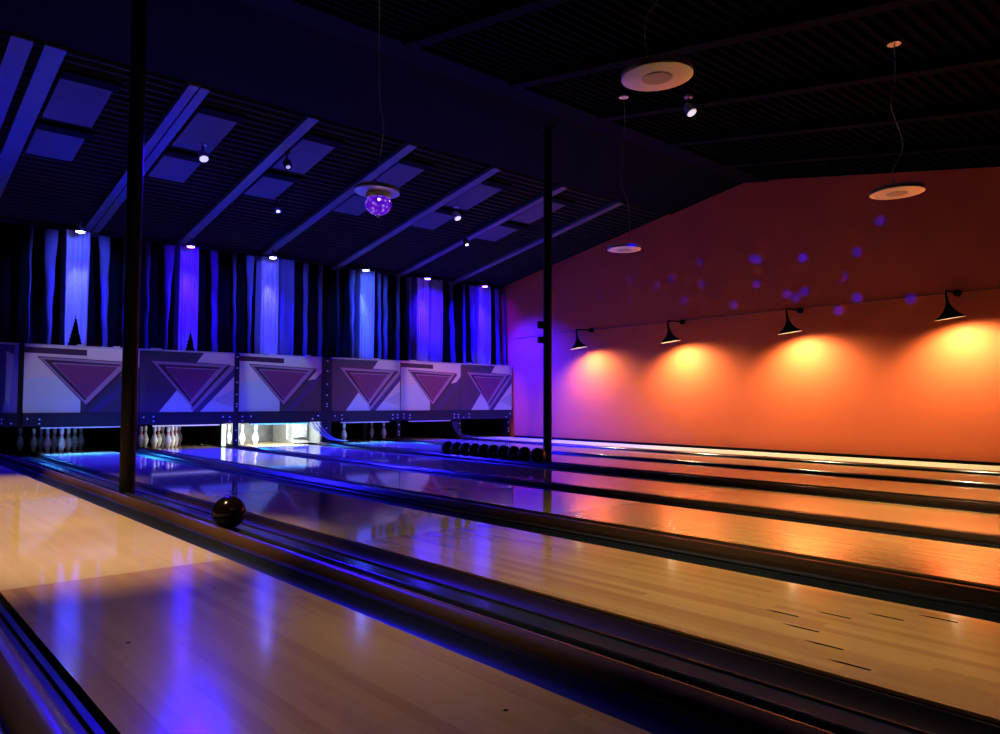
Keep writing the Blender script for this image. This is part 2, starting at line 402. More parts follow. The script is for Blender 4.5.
# ------------------------------------------------------------------ masking units
def poly(mb, pts, W, H, lay, mi):
    y = -0.0012 * lay
    v = [(-W / 2 + u * W, y, H * (1 - q)) for u, q in pts]
    mb.add(v, [list(range(len(v)))], mi)
PM = [M[k] for k in ('p_white', 'p_cool', 'p_shade', 'p_dark', 'p_plum', 'p_magenta', 'p_line', 'p_stripe', 'p_border', 'satin')]
WH, CO, SH, DK, PL, MG, LN, ST, BO, SA = range(10)
def panel_mesh(W, H, design):
    mb = MB()
    base = {'A': DK, 'B': PL, 'C': SA}[design]
    mb.box(-W / 2, W / 2, 0, 0.04, 0, H, base)
    P = lambda pts, lay, mi: poly(mb, pts, W, H, lay, mi)
    if design == 'A':
        P([(0, 0), (1, 0), (1, .32), (.93, .40), (.5, .5), (0, .5)], 1, WH)
        P([(0, .49), (.26, .455), (.475, .70), (.475, 1), (0, 1)], 2, CO)
        P([(0, .02), (.52, .035), (.52, .125), (0, .11)], 3, LN)
        P([(1, .27), (1, .40), (.64, 1.0), (.545, 1.0)], 2, ST)
        P([(.10, .155), (.925, .20), (.525, .90)], 4, LN)
        P([(.115, .168), (.905, .21), (.523, .878)], 5, BO)
        P([(.155, .20), (.825, .245), (.825, .272), (.222, .245), (.53, .79), (.51, .81)], 6, LN)
        P([(.24, .262), (.80, .285), (.528, .775)], 7, MG)
        P([(.905, .215), (.94, .225), (.54, .91), (.523, .878)], 6, LN)
        P([(.945, .23), (.985, .24), (.90, .375), (.875, .345)], 5, WH)
    elif design == 'B':
        P([(.66, 0), (1, 0), (1, .22), (.94, .185), (.58, .165)], 1, WH)
        P([(0, 0), (.66, 0), (.60, .12), (0, .08)], 1, DK)
        P([(.375, .64), (.195, 1), (.55, 1), (.54, .90)], 1, CO)
        P([(1, .36), (1, 1), (.62, 1)], 1, WH)
        P([(.74, .80), (1, .93), (1, 1), (.62, 1)], 2, CO)
        P([(.74, .80), (1, .62), (1, .93)], 2, SH)
        P([(.97, .19), (1, .22), (1, .30), (.555, 1.0), (.52, .94)], 2, BO)
        P([(1, .25), (1, .385), (.625, 1), (.545, 1)], 3, ST)
        P([(.11, .165), (.945, .195), (.535, .91)], 4, BO)
        P([(.17, .215), (.83, .235), (.83, .27), (.245, .255), (.53, .80), (.515, .83)], 5, LN)
        P([(.255, .272), (.80, .285), (.532, .785)], 6, MG)
        P([(.905, .215), (.945, .195), (.55, .92), (.525, .885)], 6, LN)
    else:
        P([(.80, 0), (.97, 0), (.88, 1), (.80, 1)], 1, ST)
        P([(.90, .1), (.96, .15), (.93, .9), (.90, .8)], 2, SH)
    return mb
UNITS = [(0.47, 2.095, 'C', 'dark blue masking panel cut off at the left picture edge'),
         (2.165, 3.82, 'A', 'pale masking panel with plum triangle at far left, above the dim blue pin rack'),
         (3.835, 5.44, 'B', 'dark masking panel with triangle and blue slash, just right of the tall column'),
         (5.535, 7.195, 'A', 'pale blue masking panel with triangle above the brightly lit pit'),
         (7.42, 9.045, 'B', 'dark masking panel with triangle above the lone pin, fourth of six'),
         (9.06, 10.69, 'A', 'pink lit masking panel with triangle, fifth of six'),
         (10.70, 12.262, 'B', 'purple masking panel with triangle beside the orange wall')]
for (a, b, des, lab) in UNITS:
    W = b - a; H = 1.04; xc = (a + b) / 2
    t = thing('masking_unit', lab, 'masking unit', (xc, YMASK, 0), group='masking units above the pits')
    panel_mesh(W, H, des).obj('triangle_panel' if des != 'C' else 'plain_panel', PM, t, loc=(0, 0, 0.65))
    tt = MB().box(-W / 2, W / 2, -0.012, 0.05, 1.69, 1.715).obj('top_trim', M['chrome'], t)
    br = MB().box(-W / 2, W / 2, -0.03, 0.08, 0.44, 0.65).obj('bottom_rail', M['unitframe'], t)
    tag(MB().box(-W / 2 + 0.005, W / 2 - 0.005, 0.10, 2.2, 0.0, 0.05).obj('pit_roof_board', M['blackmatte'], loc=(xc, YMASK, 0.637)), 'black pit roof board behind the ' + lab.split(',')[0].replace('masking ', ''), 'board', 'pit roof boards')
    for bx in (-W / 2 + 0.06, -W / 2 + 0.22, W / 2 - 0.20, W / 2 - 0.08):
        for bz in (0.49, 0.56):
            if random.random() < 0.8:
                MB().lathe([(0.013, 0), (0.013, 0.008), (0.006, 0.014)], 10).obj('bolt', M['bolt'], br, loc=(bx, -0.03, bz + random.uniform(-.012, .012)), rot=(PI / 2, 0, 0))
    for k in range(2):
        MB().box(-0.05, 0.05, -0.015, 0.02, 1.715, 1.735).obj('hinge_clip', M['chrome'], tt, loc=(random.uniform(-W / 2.4, W / 2.4), 0, 0))

# division plates and posts under the masking
PLX = [(1.84, 0), (3.80, 1), (5.49, 2), (7.30, 3), (9.05, 4), (10.70, 5), (12.20, 6)]
pl_lab = ['left of the dim blue rack', 'behind the tall column between two pin racks', 'left of the brightly lit pit', 'right of the brightly lit pit', 'under the seam of the fourth and fifth panel', 'under the seam of the fifth and sixth panel', 'beside the orange wall']
for i, (x, k) in enumerate(PLX):
    t = thing('kickback_plate', 'dark upright pit side wall ' + pl_lab[i], 'pit wall', (x, YMASK + 0.1, 0), group='pit side walls')
    lit = (i == 3)
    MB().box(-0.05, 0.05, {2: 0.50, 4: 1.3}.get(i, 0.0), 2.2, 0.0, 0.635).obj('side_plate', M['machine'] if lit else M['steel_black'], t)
    if i not in (2, 3): MB().box(-0.045, 0.045, -0.06, 0.0, 0.0, 0.43).obj('front_post', M['steel_black'], t)
    for z in (0.12, 0.18, 0.33) if i not in (2, 3) else ():
        MB().box(-0.012, 0.012, -0.066, -0.06, z, z + 0.03).obj('white_tab', M['bolt'], t)
for x, lb in ((5.487, 'narrow black upright with white tabs between the second and third triangle panels'), (7.307, 'broad black upright with white tabs between the third and fourth triangle panels')):
    t = thing('panel_upright', lb, 'upright post', (x, YMASK, 0))
    hwid = 0.036 if x < 3 else (0.04 if x < 6 else 0.105)
    if x < 3: hwid = 0.03
    pbd = MB().box(-hwid, hwid, -0.02, 0.04, 0, 1.70).obj('post_body', M['unitframe'], t)
    for z in (0.12, 0.3, 0.73, 0.78, 0.95, 1.17, 1.43, 1.63):
        MB().box(-0.014, 0.014, -0.026, -0.02, z, z + 0.02).obj('white_tab', M['bolt'], pbd)
u1 = [o for o in COL.objects if o.name.startswith('masking_unit')][1]
MB().box(-0.03, 0.03, -0.02, 0.04, 0.42, 1.715).obj('side_upright', M['steel_black'], u1, loc=(2.13 - u1.location.x, 0, 0))
# pit curtains at the back of the pits
pb = [5.54, 7.25]
for i in range(1, 7):
    x0, x1 = PLX[i - 1][0] + 0.06, PLX[i][0] - 0.06
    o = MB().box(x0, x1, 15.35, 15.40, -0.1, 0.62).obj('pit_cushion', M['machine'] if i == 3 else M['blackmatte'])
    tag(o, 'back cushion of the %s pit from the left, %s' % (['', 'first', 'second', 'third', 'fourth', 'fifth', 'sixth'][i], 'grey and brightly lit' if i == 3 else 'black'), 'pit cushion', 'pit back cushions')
# grey sweep machine in the lit pit
t = thing('sweep_machine', 'grey sweep machine casing at the right of the brightly lit pit', 'machine', (6.86, 14.0, 0.0))
MB().box(0.0, 0.32, 0.0, 0.9, 0.005, 0.46).obj('casing', M['machine'], t)
MB().box(-0.02, 0.30, -0.10, 0.0, 0.005, 0.05).obj('foot', M['machine'], t)
MB().box(0.02, 0.25, -0.07, -0.0, 0.12, 0.17).obj('bracket', M['machine'], t)
MB().tube([(-0.02, 0.2, 0.08), (-0.02, 0.2, 0.44)], 0.018).obj('guide_rod', M['chrome'], t)
# cables hanging out of the lit pit
t = thing('cable_bundle', 'bundle of grey cables drooping from the right of the brightly lit pit', 'cables', (7.0, 13.34, 0.0))
for k in range(6):
    dx = 0.04 * k
    pts = [(-0.06 + dx, 0.06, 0.425), (0.0 + dx, 0.06, 0.34), (0.12 + dx * 0.9, 0.0, 0.20), (0.28 + dx * 0.7, -0.05, 0.10), (0.48 + dx * 0.5, -0.08, 0.062), (0.62 + dx * .3, -0.10, 0.06)]
    MB().tube(pts, 0.008, 6).obj('cable', M['cable'] if k % 2 == 0 else M['cable_dark'], t, smooth=True)
t = thing('cable_bundle', 'short pale cables and stub posts under the seam of the fifth and sixth panels', 'cables', (10.55, 13.34, 0.0))
for k in range(4):
    dx = 0.04 * k
    MB().tube([(-0.12 + dx, 0.1, 0.40), (-0.1 + dx, 0.05, 0.24), (0.0 + dx, 0, 0.10), (0.22 + dx, -0.04, 0.05), (0.4 + dx, -0.05, 0.045)], 0.008, 6).obj('cable', M['cable_dark'], t, smooth=True)

# pit lamps under the bottom rails: they belong to the masking units
def pit_lamp(u, col, power, length, estr, front):
    t = [o for o in COL.objects if o.name.startswith('masking_unit')][u]
    yy = 0.05; 
    tr = MB().box(-length / 2, length / 2, yy - 0.025, yy + 0.025, 0.425, 0.438).obj('lamp_tray', M['unitframe'], t)
    m = mat('pit_lamp_glow', col, 0.4, emit=col, estr=estr)
    MB().tube([(-length / 2 + .03, yy, 0.412), (length / 2 - .03, yy, 0.412)], 0.011, 8).obj('glow_tube', m, tr)
    p = Vector(t.location) + Vector((0, yy + (-0.02 if front else 0.03), 0.395))
    l = light('AREA', 'pit_lamp_light', p, col, power, t, target=p + Vector((0, -0.7 if front else 0.8, -0.6)), size=(length * 0.9, 0.03))
    if front:
        l.data.spread = radians(110); l.data.size_y = 0.12; l.rotation_euler = (radians(-28), 0, 0)
pit_lamp(3, (0.95, 1.0, 0.93), 75, 1.2, 4, False)
pit_lamp(3, (0.03, 0.32, 1.0), 16, 1.2, 0.02, True)
pit_lamp(1, (0.03, 0.34, 1.0), 34, 1.2, 0.02, True)
pit_lamp(1, (0.40, 0.45, 1.0), 0.6, 1.2, 0.3, False)
pit_lamp(2, (0.75, 0.70, 0.95), 1.3, 1.2, 0.6, False)
pit_lamp(4, (0.03, 0.32, 1.0), 26, 1.2, 0.02, True)
pit_lamp(4, (0.45, 0.45, 1.0), 0.6, 1.2, 0.3, False)
pit_lamp(5, (0.4, 0.25, 1.0), 2.5, 1.2, 0.3, False)
o = MB().box(-0.03, 0.03, -0.02, 0.02, 0, 0.40).obj('light_strip', mat('strip_glow', (0.9, 1, 0.95), 0.4, emit=(0.8, 1.0, 0.95), estr=1.2), loc=(5.49, 14.03, 0.0))
tag(o, 'upright white light strip at the left of the brightly lit pit', 'lamp')

# ------------------------------------------------------------------ curtains
YC = 13.80
def ztop(): return 3.60
tmb = MB(); n = 240; vv = []
for i in range(n + 1):
    x = -1.0 + (XW - 0.02 + 1.0) * i / n; y = 14.02 + 0.05 * math.sin(x * 19) + 0.03 * math.sin(x * 43 + 1)
    vv += [(x, y, 1.0), (x, y, 3.64)]
tmb.add(vv, [[2 * i, 2 * i + 1, 2 * i + 3, 2 * i + 2] for i in range(n)])
o = tmb.obj('backdrop_curtain', M['velvet'], smooth=True); tag(o, 'long black pleated backdrop curtain behind the triangle panels', 'curtain')
o = MB().tube([(-1, 13.78, 3.64), (XW - 0.05, 13.78, 3.64)], 0.02, 8).obj('curtain_rail', M['steel_black']); tag(o, 'dark curtain rail high along the back of the lanes', 'rail')
def drape(x0, x1, label, folds, notch=None, m='drape', valley=None, taper=0.0, group='lit curtain strips'):
    mb = MB(); nx = 60; nz = 40; vv = []; z0, z1 = 1.10, 3.60
    for j in range(nz + 1):
        tz = j / nz; z = z0 + (z1 - z0) * tz
        for i in range(nx + 1):
            u = i / nx
            sh = 1 - taper * (1 - tz)
            x = (x0 + x1) / 2 + (u - 0.5) * (x1 - x0) * sh
            edge = min(u, 1 - u)
            y = 13.70 + 0.14 * (1 - min(1, edge / 0.09)) ** 2
            for (c, wd, h) in folds:
                y -= h * math.exp(-((u - c + 0.02 * (1 - tz)) / wd) ** 2) * (1.0 - 0.25 * tz)
            y += 0.008 * math.sin(u * 40 + 2 * tz) + 0.012 * math.sin(u * 9 + tz * 4)
            vv.append((x, y, z))
    fs = []
    for j in range(nz):
        for i in range(nx):
            u = (i + .5) / nx; zz = z0 + (z1 - z0) * (j + .5) / nz
            if notch and abs(u - notch[0]) < notch[1] * max(0, (notch[2] - zz)) : continue
            fs.append([j * (nx + 1) + i, j * (nx + 1) + i + 1, (j + 1) * (nx + 1) + i + 1, (j + 1) * (nx + 1) + i])
    mb.add(vv, fs)
    o = mb.obj('lit_drape', M[m], smooth=True, loc=(-0.05, 0, 0))
    return tag(o, label, 'curtain', group)
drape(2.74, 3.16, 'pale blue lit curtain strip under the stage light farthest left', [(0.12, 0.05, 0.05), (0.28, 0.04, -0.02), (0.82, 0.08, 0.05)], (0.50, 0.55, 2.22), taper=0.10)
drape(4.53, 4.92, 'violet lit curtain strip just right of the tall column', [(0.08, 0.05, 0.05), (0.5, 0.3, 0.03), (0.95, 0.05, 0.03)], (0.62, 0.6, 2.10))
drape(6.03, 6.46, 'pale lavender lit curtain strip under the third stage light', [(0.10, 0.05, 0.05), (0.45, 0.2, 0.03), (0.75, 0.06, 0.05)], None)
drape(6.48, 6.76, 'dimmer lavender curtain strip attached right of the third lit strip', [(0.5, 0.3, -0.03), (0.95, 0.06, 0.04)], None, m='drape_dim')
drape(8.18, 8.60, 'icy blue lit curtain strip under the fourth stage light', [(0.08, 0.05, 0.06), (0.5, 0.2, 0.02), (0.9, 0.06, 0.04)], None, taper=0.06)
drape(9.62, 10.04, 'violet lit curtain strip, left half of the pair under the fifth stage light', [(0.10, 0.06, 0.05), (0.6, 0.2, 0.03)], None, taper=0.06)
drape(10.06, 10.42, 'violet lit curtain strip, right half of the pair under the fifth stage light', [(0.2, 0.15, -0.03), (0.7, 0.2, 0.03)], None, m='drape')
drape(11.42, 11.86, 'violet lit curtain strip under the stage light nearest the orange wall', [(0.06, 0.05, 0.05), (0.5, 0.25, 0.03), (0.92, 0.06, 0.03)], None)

def sliver(x, wt, wb, label, lean=0.0, yy=13.72, m='drape_dim'):
    mb = MB(); nz = 26; na = 8; vv = []; z0, z1 = 1.12, 3.58
    for j in range(nz + 1):
        tz = j / nz; z = z0 + (z1 - z0) * tz
        wd = wb * 0.8 + (wt * 0.72 - wb * 0.8) * max(0, (tz - 0.25) / 0.75) ** 1.6
        for i in range(na + 1):
            a = PI * i / na
            vv.append((x + lean * tz - wd / 2 * cos(a) + 0.006 * math.sin(z * 9 + x), yy - (0.10 - 0.05 * tz) * sin(a) + 0.02 * tz, z))
    mb.add(vv, [[j * (na + 1) + i, j * (na + 1) + i + 1, (j + 1) * (na + 1) + i + 1, (j + 1) * (na + 1) + i] for j in range(nz) for i in range(na)])
    o = mb.obj('curtain_fold', M[m], smooth=True)
    return tag(o, label, 'curtain', 'slender curtain folds')
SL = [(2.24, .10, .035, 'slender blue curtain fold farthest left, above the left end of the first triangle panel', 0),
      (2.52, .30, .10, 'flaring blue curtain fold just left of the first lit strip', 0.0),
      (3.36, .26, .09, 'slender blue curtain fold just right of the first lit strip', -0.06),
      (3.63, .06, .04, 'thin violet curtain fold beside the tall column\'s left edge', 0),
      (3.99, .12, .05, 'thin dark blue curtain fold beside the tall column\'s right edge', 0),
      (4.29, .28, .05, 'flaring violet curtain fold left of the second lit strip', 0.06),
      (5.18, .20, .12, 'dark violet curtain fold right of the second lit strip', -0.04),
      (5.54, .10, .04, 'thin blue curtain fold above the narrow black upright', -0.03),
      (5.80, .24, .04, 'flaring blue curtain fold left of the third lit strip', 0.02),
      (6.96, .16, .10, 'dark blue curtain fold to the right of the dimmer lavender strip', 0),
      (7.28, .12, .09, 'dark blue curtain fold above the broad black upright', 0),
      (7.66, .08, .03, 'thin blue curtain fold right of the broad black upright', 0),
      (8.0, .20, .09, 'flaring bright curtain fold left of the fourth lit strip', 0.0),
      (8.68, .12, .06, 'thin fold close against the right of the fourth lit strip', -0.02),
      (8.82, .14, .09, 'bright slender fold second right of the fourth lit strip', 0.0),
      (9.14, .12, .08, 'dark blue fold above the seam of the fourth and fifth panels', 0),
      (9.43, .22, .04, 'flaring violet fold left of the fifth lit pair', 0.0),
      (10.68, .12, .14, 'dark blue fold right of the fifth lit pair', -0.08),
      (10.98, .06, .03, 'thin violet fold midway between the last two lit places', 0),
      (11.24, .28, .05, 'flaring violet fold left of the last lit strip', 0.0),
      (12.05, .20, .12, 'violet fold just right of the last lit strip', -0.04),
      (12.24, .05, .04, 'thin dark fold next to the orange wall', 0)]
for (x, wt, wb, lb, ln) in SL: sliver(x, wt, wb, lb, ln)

# ------------------------------------------------------------------ stage lights above the curtains
LX = [2.88, 4.62, 6.14, 8.17, 9.74, 11.40]
LC = [(0.20, 0.27, 1.0), (0.10, 0.0, 1.0), (0.19, 0.20, 1.0), (0.15, 0.32, 1.0), (0.10, 0.01, 1.0), (0.09, 0.0, 1.0)]
lw = ['leftmost', 'second from left', 'third from left', 'fourth from left', 'fifth from left', 'rightmost']
for i, x in enumerate(LX):
    y = 13.46; z = 3.55
    t = thing('stage_light', 'small glowing stage light at the top of the curtains, %s of six' % lw[i], 'stage light', (x, y, z), group='stage lights above the curtains')
    hs = MB().lathe([(0.075, 0.0), (0.08, 0.02), (0.07, 0.06), (0.03, 0.075)], 20).obj('housing', M['steel_black'], t, smooth=True, auto=40)
    g = mat('stage_lens_glow', (1, 1, 1), 0.3, emit=(0.06 + LC[i][0] * 0.5, 0.03 + LC[i][1] * 0.6, 1.0), estr=80)
    MB().lathe([(0.055, -0.012), (0.066, 0.0)], 20).obj('lens', g, hs)
    MB().box(-0.012, 0.012, -0.012, 0.012, 0.07, zc(y) - z - 0.001).obj('bracket', M['steel_black'], t)
    pw = [3000, 3000, 3000, 3000, 3000, 3800][i]; kw = [600, 600, 600, 600, 600, 600][i]
    light('SPOT', 'stage_beam', (x, y, z - 0.03), (0.012, 0.006, 1.0), pw, t, target=(x, y - 1.2, 0), size=0.03, cone=104, blend=1.0)
    light('SPOT', 'stage_key', (x + 0.02, y - 0.01, z - 0.03), tuple(q * g for q, g in zip(LC[i], (0.5, 0.5, 1))), kw, t, target=(x + 0.04, y + 0.36, 1.6), size=0.02, cone=34, blend=0.8)

# ------------------------------------------------------------------ wall lamps
lamp_lab = ['farthest black cone wall lamp, nearest the slim column', 'second black cone wall lamp from the slim column', 'third black cone wall lamp from the slim column', 'nearest and largest black cone wall lamp, at the right']
LY = [10.93, 8.58, 6.20, 3.80]
LZ = [2.405, 2.41, 2.43, 2.48]
shade_in = mat('shade_inner', (0.30, 0.25, 0.2), 0.6)
bulb_m = mat('bulb_glow', (1, .8, .5), .4, emit=(1, 0.72, 0.36), estr=8)
for i, y in enumerate(LY):
    z = LZ[i]
    t = thing('wall_lamp', lamp_lab[i], 'wall lamp', (XW, y, z), group='cone wall lamps')
    MB().lathe([(0.05, 0.0), (0.05, 0.055), (0.035, 0.062)], 18).obj('wall_box', M['blackmatte'], t, loc=(0, 0, 0.0), rot=(0, -PI / 2, 0))
    MB().tube([(-0.05, 0, 0), (-0.3, 0, -0.005), (-0.49, 0, -0.015), (-0.505, 0, -0.03), (-0.505, 0, -0.07)], 0.013, 10).obj('lamp_arm', M['blackmatte'], t, smooth=True)
    sh = [(0.016, 0.0), (0.019, -0.09), (0.030, -0.15), (0.062, -0.225), (0.120, -0.29), (0.190, -0.345)]
    inn = [(r - 0.006, q - 0.004) for r, q in sh[::-1]][:-1] + [(0.001, -0.09)]
    rot = Vector((0.10, -0.12, -1)).to_track_quat('-Z', 'Y').to_euler()
    piv = Vector((-0.505, 0, -0.065)); rm = rot.to_matrix()
    sho = MB().lathe(sh + [(0.190, -0.351)] + inn, 32, mis=[0] * 6 + [1] * len(inn)).obj('lamp_shade', [M['blackmatte'], shade_in], t, smooth=True, loc=piv, rot=rot, auto=50)
    MB().sphere((0, 0, -0.245), 0.022, 16, 10).obj('bulb', bulb_m, sho, smooth=True)
    p = Vector((XW, y, z)) + piv + rm @ Vector((0, 0, -0.285))
    light('SPOT', 'lamp_beam', p, (1.0, 0.90, 0.48), (165, 250, 250, 250)[i], t, target=p + Vector((0.10, -0.12, -1)), size=0.06, cone=168, blend=0.9)
o = MB().tube([(XW - 0.012, 13.4, 2.37), (XW - 0.012, 11.9, 2.41), (XW - 0.012, 8.2, 2.445), (XW - 0.012, 6.2, 2.47), (XW - 0.012, 3.2, 2.50), (XW - 0.012, 1.0, 2.53)], 0.006, 6).obj('wall_cable', M['cable_dark'])
tag(o, 'thin cable running along the orange wall past the cone lamps', 'cable')

# ------------------------------------------------------------------ pendant discs
def pendant(x, y, z, cordpts, label, tilt=(0, 0, 0), r=0.205, ztop=None):
    t = thing('pendant_disc', label, 'pendant lamp', (x, y, z), group='white disc pendants')
    d = MB().lathe([(0.19, 0.0), (r, 0.004), (r, 0.016), (r - .008, 0.019), (r - .008, 0.024), (r, 0.027), (r - .004, 0.042), (0.06, 0.05)], 56, mis=[0, 0, 1, 1, 1, 0, 0])
    db = d.obj('disc_body', [M['white'], M['groove']], t, smooth=True, auto=30, rot=tilt)
    MB().lathe([(0.085, -0.004), (0.088, 0.002)], 40).obj('centre_plate', M['white2'], db)
    zt = zc(y) - 0.002
    pts = [(0, 0, 0.045)] + [(px - x, py - y, pz - z) for px, py, pz in cordpts] + [(0, 0, zt - z - 0.02)]
    # smooth the cord
    P = [Vector(p) for p in pts]; S = []
    for i in range(len(P) - 1):
        p0, p1, p2, p3 = P[max(i - 1, 0)], P[i], P[i + 1], P[min(i + 2, len(P) - 1)]
        for k in range(6):
            u = k / 6
            S.append(0.5 * ((2 * p1) + (p2 - p0) * u + (2 * p0 - 5 * p1 + 4 * p2 - p3) * u * u + (3 * p1 - p0 - 3 * p2 + p3) * u ** 3))
    S.append(P[-1])
    MB().tube(S, 0.0045, 6).obj('cord', M['cord'], t, smooth=True)
    MB().lathe([(0.06, -0.03), (0.055, -0.008), (0.045, 0.0)], 24).obj('ceiling_canopy', M['white'], t, loc=(0, 0, zt - z - 0.005), smooth=True, auto=40)
    return t
pendant(3.517, 2.619, 2.75, [(3.43, 2.619, 2.86), (3.405, 2.619, 2.98), (3.434, 2.619, 3.1), (3.52, 2.619, 3.22), (3.55, 2.619, 3.5)], 'large looking white disc pendant at the top, nearest the camera', (radians(-1), radians(-2), 0))
pendant(7.046, 2.642, 2.735, [(6.95, 2.642, 2.91), (7.2, 2.642, 3.21), (6.95, 2.642, 3.51), (7.05, 2.642, 3.77)], 'white disc pendant on a wavy cord at upper right against the orange wall', (radians(-1), radians(-1), 0), 0.222)
pendant(7.202, 5.869, 2.725, [(7.31, 5.869, 2.93), (7.28, 5.869, 3.3), (7.15, 5.869, 3.58), (7.22, 5.869, 4.3)], 'small looking white disc pendant in front of the wall left of the ridge')
pendant(3.629, 5.806, 2.75, [(3.62, 5.806, 2.87), (3.69, 5.806, 3.34), (3.645, 5.806, 3.69)], 'white disc pendant directly above the glowing disco dome', (radians(0), radians(3), 0))
# disco dome under the fourth disc
BC = Vector((3.645, 5.806, 2.635))
t = thing('disco_light', 'purple glowing faceted disco dome hanging under a white disc', 'disco light', (BC.x, BC.y, 2.705), group=None)
mb = MB(); nlat, nlon = 9, 20; rr = 0.12
pr = [(0.10, 0.0), (rr, -0.045)] + [(max(rr * cos(PI / 2 * k / nlat), 0.002), -0.05 - 0.105 * sin(PI / 2 * k / nlat)) for k in range(1, nlat + 1)]
mb.lathe(pr, nlon)
gm = bpy.data.materials.new('disco_glass'); gm.use_nodes = True
nt = gm.node_tree; b = nt.nodes['Principled BSDF']
b.inputs['Base Color'].default_value = (0.12, 0.03, 0.45, 1); b.inputs['Roughness'].default_value = 0.12
tc = nt.nodes.new('ShaderNodeTexCoord'); vo = nt.nodes.new('ShaderNodeTexVoronoi'); vo.inputs['Scale'].default_value = 26
cr = nt.nodes.new('ShaderNodeValToRGB'); cr.color_ramp.elements[0].color = (0.50, 0.25, 1, 1); cr.color_ramp.elements[0].position = 0.10
cr.color_ramp.elements[1].color = (0.10, 0.0, 0.65, 1); cr.color_ramp.elements[1].position = 0.45
nt.links.new(tc.outputs['Object'], vo.inputs['Vector']); nt.links.new(vo.outputs['Distance'], cr.inputs[0])
nt.links.new(cr.outputs[0], sock(b, 'Emission Color')); sock(b, 'Emission Strength').default_value = 0.75
mb.obj('faceted_dome', gm, t)
MB().lathe([(0.012, -0.150), (0.016, -0.165), (0.006, -0.178)], 12).obj('bottom_cap', M['chrome'], t, smooth=True)
MB().lathe([(0.11, -0.002), (0.11, 0.034)], 32).obj('mounting_collar', M['white'], t)
for dx in (-0.05, 0.045):
    MB().sphere((dx, -0.085, -0.045), 0.022, 14, 8).obj('led_emitter', mat('led_glow', (1, 1, 1), 0.3, emit=(0.75, 0.6, 1), estr=5), t, smooth=True)
DOTS = [(8.197, 3.53, .5), (8.161, 3.103, .5), (7.476, 2.642, .8), (7.091, 3.446, .9), (6.988, 3.407, 1), (7.022, 2.978, .8), (6.156, 3.332, 1.5), (5.246, 3.298, .9), (4.881, 3.74, .8), (5.484, 2.927, .7),
        (6.448, 2.739, .9), (6.286, 2.662, .8), (6.133, 2.75, 1), (5.258, 2.558, 1.2), (5.558, 2.375, .9), (8.56, 2.839, .6), (9.833, 2.963, .5), (10.7, 3.1, .5), (9.2, 3.2, .5), (9.9, 3.4, .5), (4.45, 2.46, .8), (8.85, 3.3, .5)]
for (y, z, k) in DOTS:
    light('SPOT', 'disco_beam', Vector((BC.x, BC.y, 2.615)) + (Vector((XW, y, z)) - Vector((BC.x, BC.y, 2.615))).normalized() * 0.16, (0.0, 0.0, 1.0), 11000 * k, t, target=(XW, y, z), size=0.004, cone=1.35, blend=0.9)
# place beams correctly relative to the empty (its location is the parent origin)

# ------------------------------------------------------------------ rafters, insulation, ceiling fixtures
RX = [1.32, 1.62, 3.04, 3.17, 4.57, 6.13, 7.75, 9.29, 10.80]
rl = ['leftmost wide', 'second wide from the left edge', 'left of a thin pair', 'right of a thin pair', 'fourth place above the third stage light', 'in line with the disco dome', 'just left of the slim column top', 'just right of the slim column top', 'nearest the orange wall']
for i, x in enumerate(RX):
    w_ = 0.055 if i in (2, 3) else (0.10 if i < 2 else 0.075)
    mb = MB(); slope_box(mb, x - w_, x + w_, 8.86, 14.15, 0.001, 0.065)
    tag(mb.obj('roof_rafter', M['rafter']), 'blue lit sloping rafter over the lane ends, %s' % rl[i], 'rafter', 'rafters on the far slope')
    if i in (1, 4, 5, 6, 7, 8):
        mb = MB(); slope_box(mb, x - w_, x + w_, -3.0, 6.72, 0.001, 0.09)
        tag(mb.obj('roof_rafter', M['rafter_shaded']), 'shade-darkened rafter on the near roof slope, %s' % rl[i], 'rafter', 'rafters on the near slope')
bays = [(1.78, 2.32), (3.30, 3.80), (4.72, 5.22), (6.28, 6.78), (7.90, 8.40), (9.45, 9.95)]
bw_ = ['first', 'second', 'third', 'fourth', 'fifth', 'sixth']
for i, (a, b) in enumerate(bays):
    for j, (y0, y1) in enumerate(((9.45, 10.42), (10.72, 11.45))):
        t = thing('insulation_board', 'pale insulation board, %s rafter bay from the left, %s of two on far roof slope' % (bw_[i], ('upper', 'lower')[j]), 'insulation board', ((a + b) / 2, (y0 + y1) / 2, 0), group='insulation boards between the rafters')
        yc = (y0 + y1) / 2; xc = (a + b) / 2
        mb = MB(); mb.prism([(y0 - yc, zc(y0) - 0.03), (y1 - yc, zc(y1) - 0.03), (y1 - yc, zc(y1) - 0.001), (y0 - yc, zc(y0) - 0.001)], 'x', a - xc, b - xc); mb.obj('board', M['insul'], t)
        ya = y0 - 0.16  # black box standing in for the dark slot above the board
        mb = MB(); mb.prism([(ya - yc, zc(ya) - 0.045), (y0 - 0.01 - yc, zc(y0) - 0.045), (y0 - 0.01 - yc, zc(y0) - 0.001), (ya - yc, zc(ya) - 0.001)], 'x', a - xc, b - xc + 0.05); mb.obj('dark_slot', M['blackmatte'], t)
FX = [(3.64, 10.23, 1, 'white ceiling spotlight left of centre, right of the tall column top'), (4.72, 9.95, 0, 'black ceiling spotlight with a small bright lens, above the third stage light'),
      (5.26, 11.42, 0, 'black ceiling spotlight lower on the slope below its twin'), (8.15, 10.42, 1, 'white ceiling spotlight right of the disco dome'),
      (9.15, 11.40, 2, 'ceiling spotlight with a bright white lens left of the slim column'), (7.57, 5.18, 1, 'white ceiling spotlight beside the large disc pendant at the top')]
PT = [0, 1, 2, 4, 5, None]
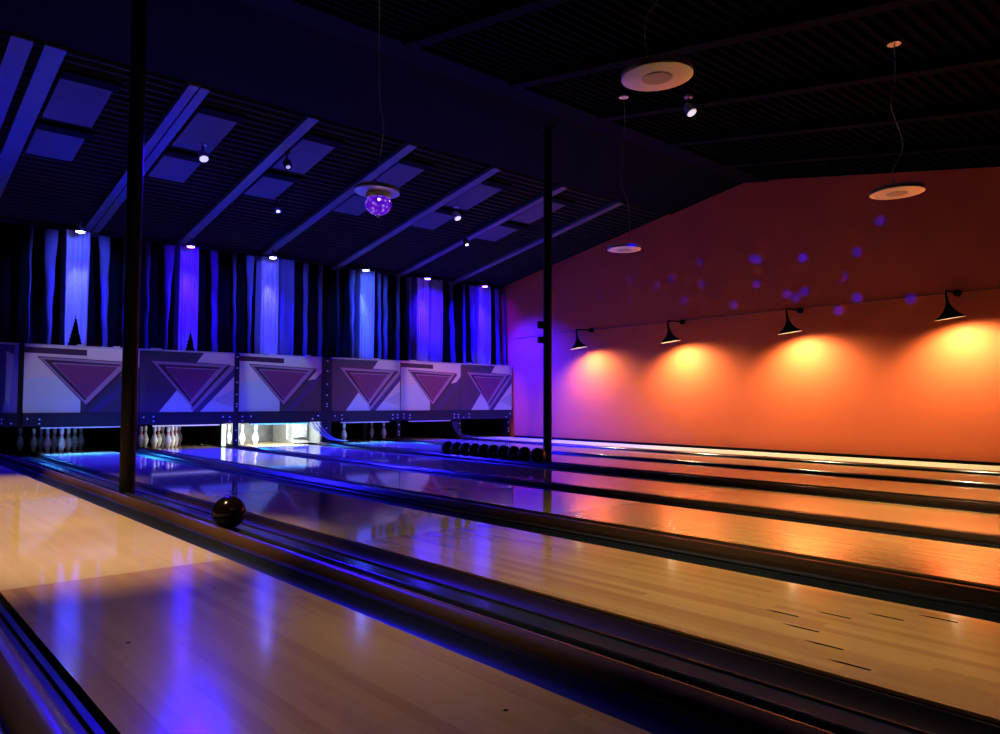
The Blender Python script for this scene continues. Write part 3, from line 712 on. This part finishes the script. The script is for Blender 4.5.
def fixture(x, y, kind, label):
    z = zc(y) - 0.003
    t = thing('ceiling_spotlight', label, 'spotlight', (x, y, z), group='ceiling spotlights')
    body = M['white'] if kind == 1 else M['steel_black']
    MB().lathe([(0.05, -0.03), (0.05, 0.0)], 20).obj('ceiling_base', body, t)
    MB().tube([(0, 0, -0.03), (0, 0.0, -0.12)], 0.012).obj('swivel_arm', M['steel_black'], t)
    rot = (radians(-32), 0, 0)
    can = MB().lathe([(0.062, -0.09), (0.060, 0.0), (0.03, 0.05), (0.012, 0.055)], 20).obj('spot_can', body, t, smooth=True, auto=40, loc=(0, 0, -0.15), rot=rot)
    lens = mat('spot_lens_glow', (.9, .9, 1), 0.3, emit=(0.85, 0.82, 1.0), estr=(0.5, 0.8, 3.0)[kind])
    MB().lathe([(0.030 if kind != 1 else 0.054, -0.095), (0.030 if kind != 1 else 0.054, -0.09)], 16).obj('lens', lens, can)
    return t
fx = [fixture(*a) for a in FX]
PCOL = [(0.92, 0.80, 1.0), (0.58, 0.50, 1.0), (0.58, 0.74, 1.0), (0.65, 0.72, 1.0), (1.0, 0.55, 0.95), (1.0, 0.55, 0.95)]
PPOW = [105, 62, 85, 85, 125, 120]
src = [0, 1, 2, 3, 4, 4]
for i in range(6):
    a, b = UNITS[i + 1][:2]; xc = (a + b) / 2; s = fx[src[i]]
    p = Vector(s.location) + Vector((0.0, 0.10, -0.30))
    light('SPOT', 'panel_beam', p, PCOL[i], PPOW[i] * 2.0, s, target=(xc, YMASK, 1.10), size=0.05, cone=27, blend=0.5)

# ------------------------------------------------------------------ added blue lamps without bodies at the masking tops, brighten the roof
for (a, b, des, lab), k in zip(UNITS, range(7)):
    xc = (a + b) / 2
    light('SPOT', 'roof_fill', (xc, YMASK - 0.06, 1.80), (0.0, 0.0, 1.0), (230, 230, 230, 210, 180, 130, 80)[k], None, target=(xc, 10.4, 4.2), size=0.05, cone=60, blend=0.9)

# ------------------------------------------------------------------ room lamps over the approach behind the camera (warm)
for x, p in ((1.9, 5200), (4.2, 15000), (6.8, 18000), (9.4, 6500)):
    light('SPOT', 'approach_lamp', (x, -1.2, 3.6), (0.80, 0.70, 0.38), p * 1.1, None, target=(x, 0.75, 0), size=0.2, cone=72, blend=0.9)
for y, p in ((5.0, 1350), (7.0, 1350), (9.0, 1350)):  # added lamps out of view, brighten the far part of the nearest lane
    light('SPOT', 'lane_fill', (0.55, y, 4.3), (1.0, 0.72, 0.36), p, None, target=(1.2, y, 0), size=0.05, cone=38, blend=0.9)
light('SPOT', 'violet_fill', (10.1, 13.442, 3.4), (0.002, 0.0, 1.0), 6500, None, target=(12.32, 12.7, 0.8), size=0.1, cone=76, blend=1.0)  # added flood without a body, strengthens the violet on the orange wall
for k in (0, 1, 2, 3, 4):  # extra blue lamps added at the ceiling spotlights to tint the lane ends
    s = fx[k]; p = Vector(s.location) + Vector((0, -0.05, -0.3))
    light('SPOT', 'blue_fill', p, (0.01, 0.03, 1.0), 1500, s, target=(p.x, 12.0, 0), size=0.06, cone=52, blend=0.9)
for k, dx, dc in ((0, 2.95, 0), (1, 4.73, 1), (1, 6.28, 2), (3, 8.40, 3), (4, 10.02, 4), (4, 11.64, 5)):  # extra lamps added at the ceiling spotlights to brighten the curtain strips
    s = fx[k]; p = Vector(s.location) + Vector((0.05, 0.05, -0.3))
    light('SPOT', 'curtain_fill', p, tuple(q * g for q, g in zip(LC[dc], (0.28, 0.28, 1))), (3600, 3600, 3600, 3600, 3600, 2600)[dc], s, target=(dx, 13.7, 2.75), size=0.04, cone=30, blend=0.7)
s = fx[0]
light('SPOT', 'blue_fill', Vector(s.location) + Vector((0, -0.1, -0.3)), (0.01, 0.0, 1.0), 1700, s, target=(0.6, 2.3, 0), size=0.12, cone=36, blend=1.0)  # one more added blue lamp, tints the near lanes
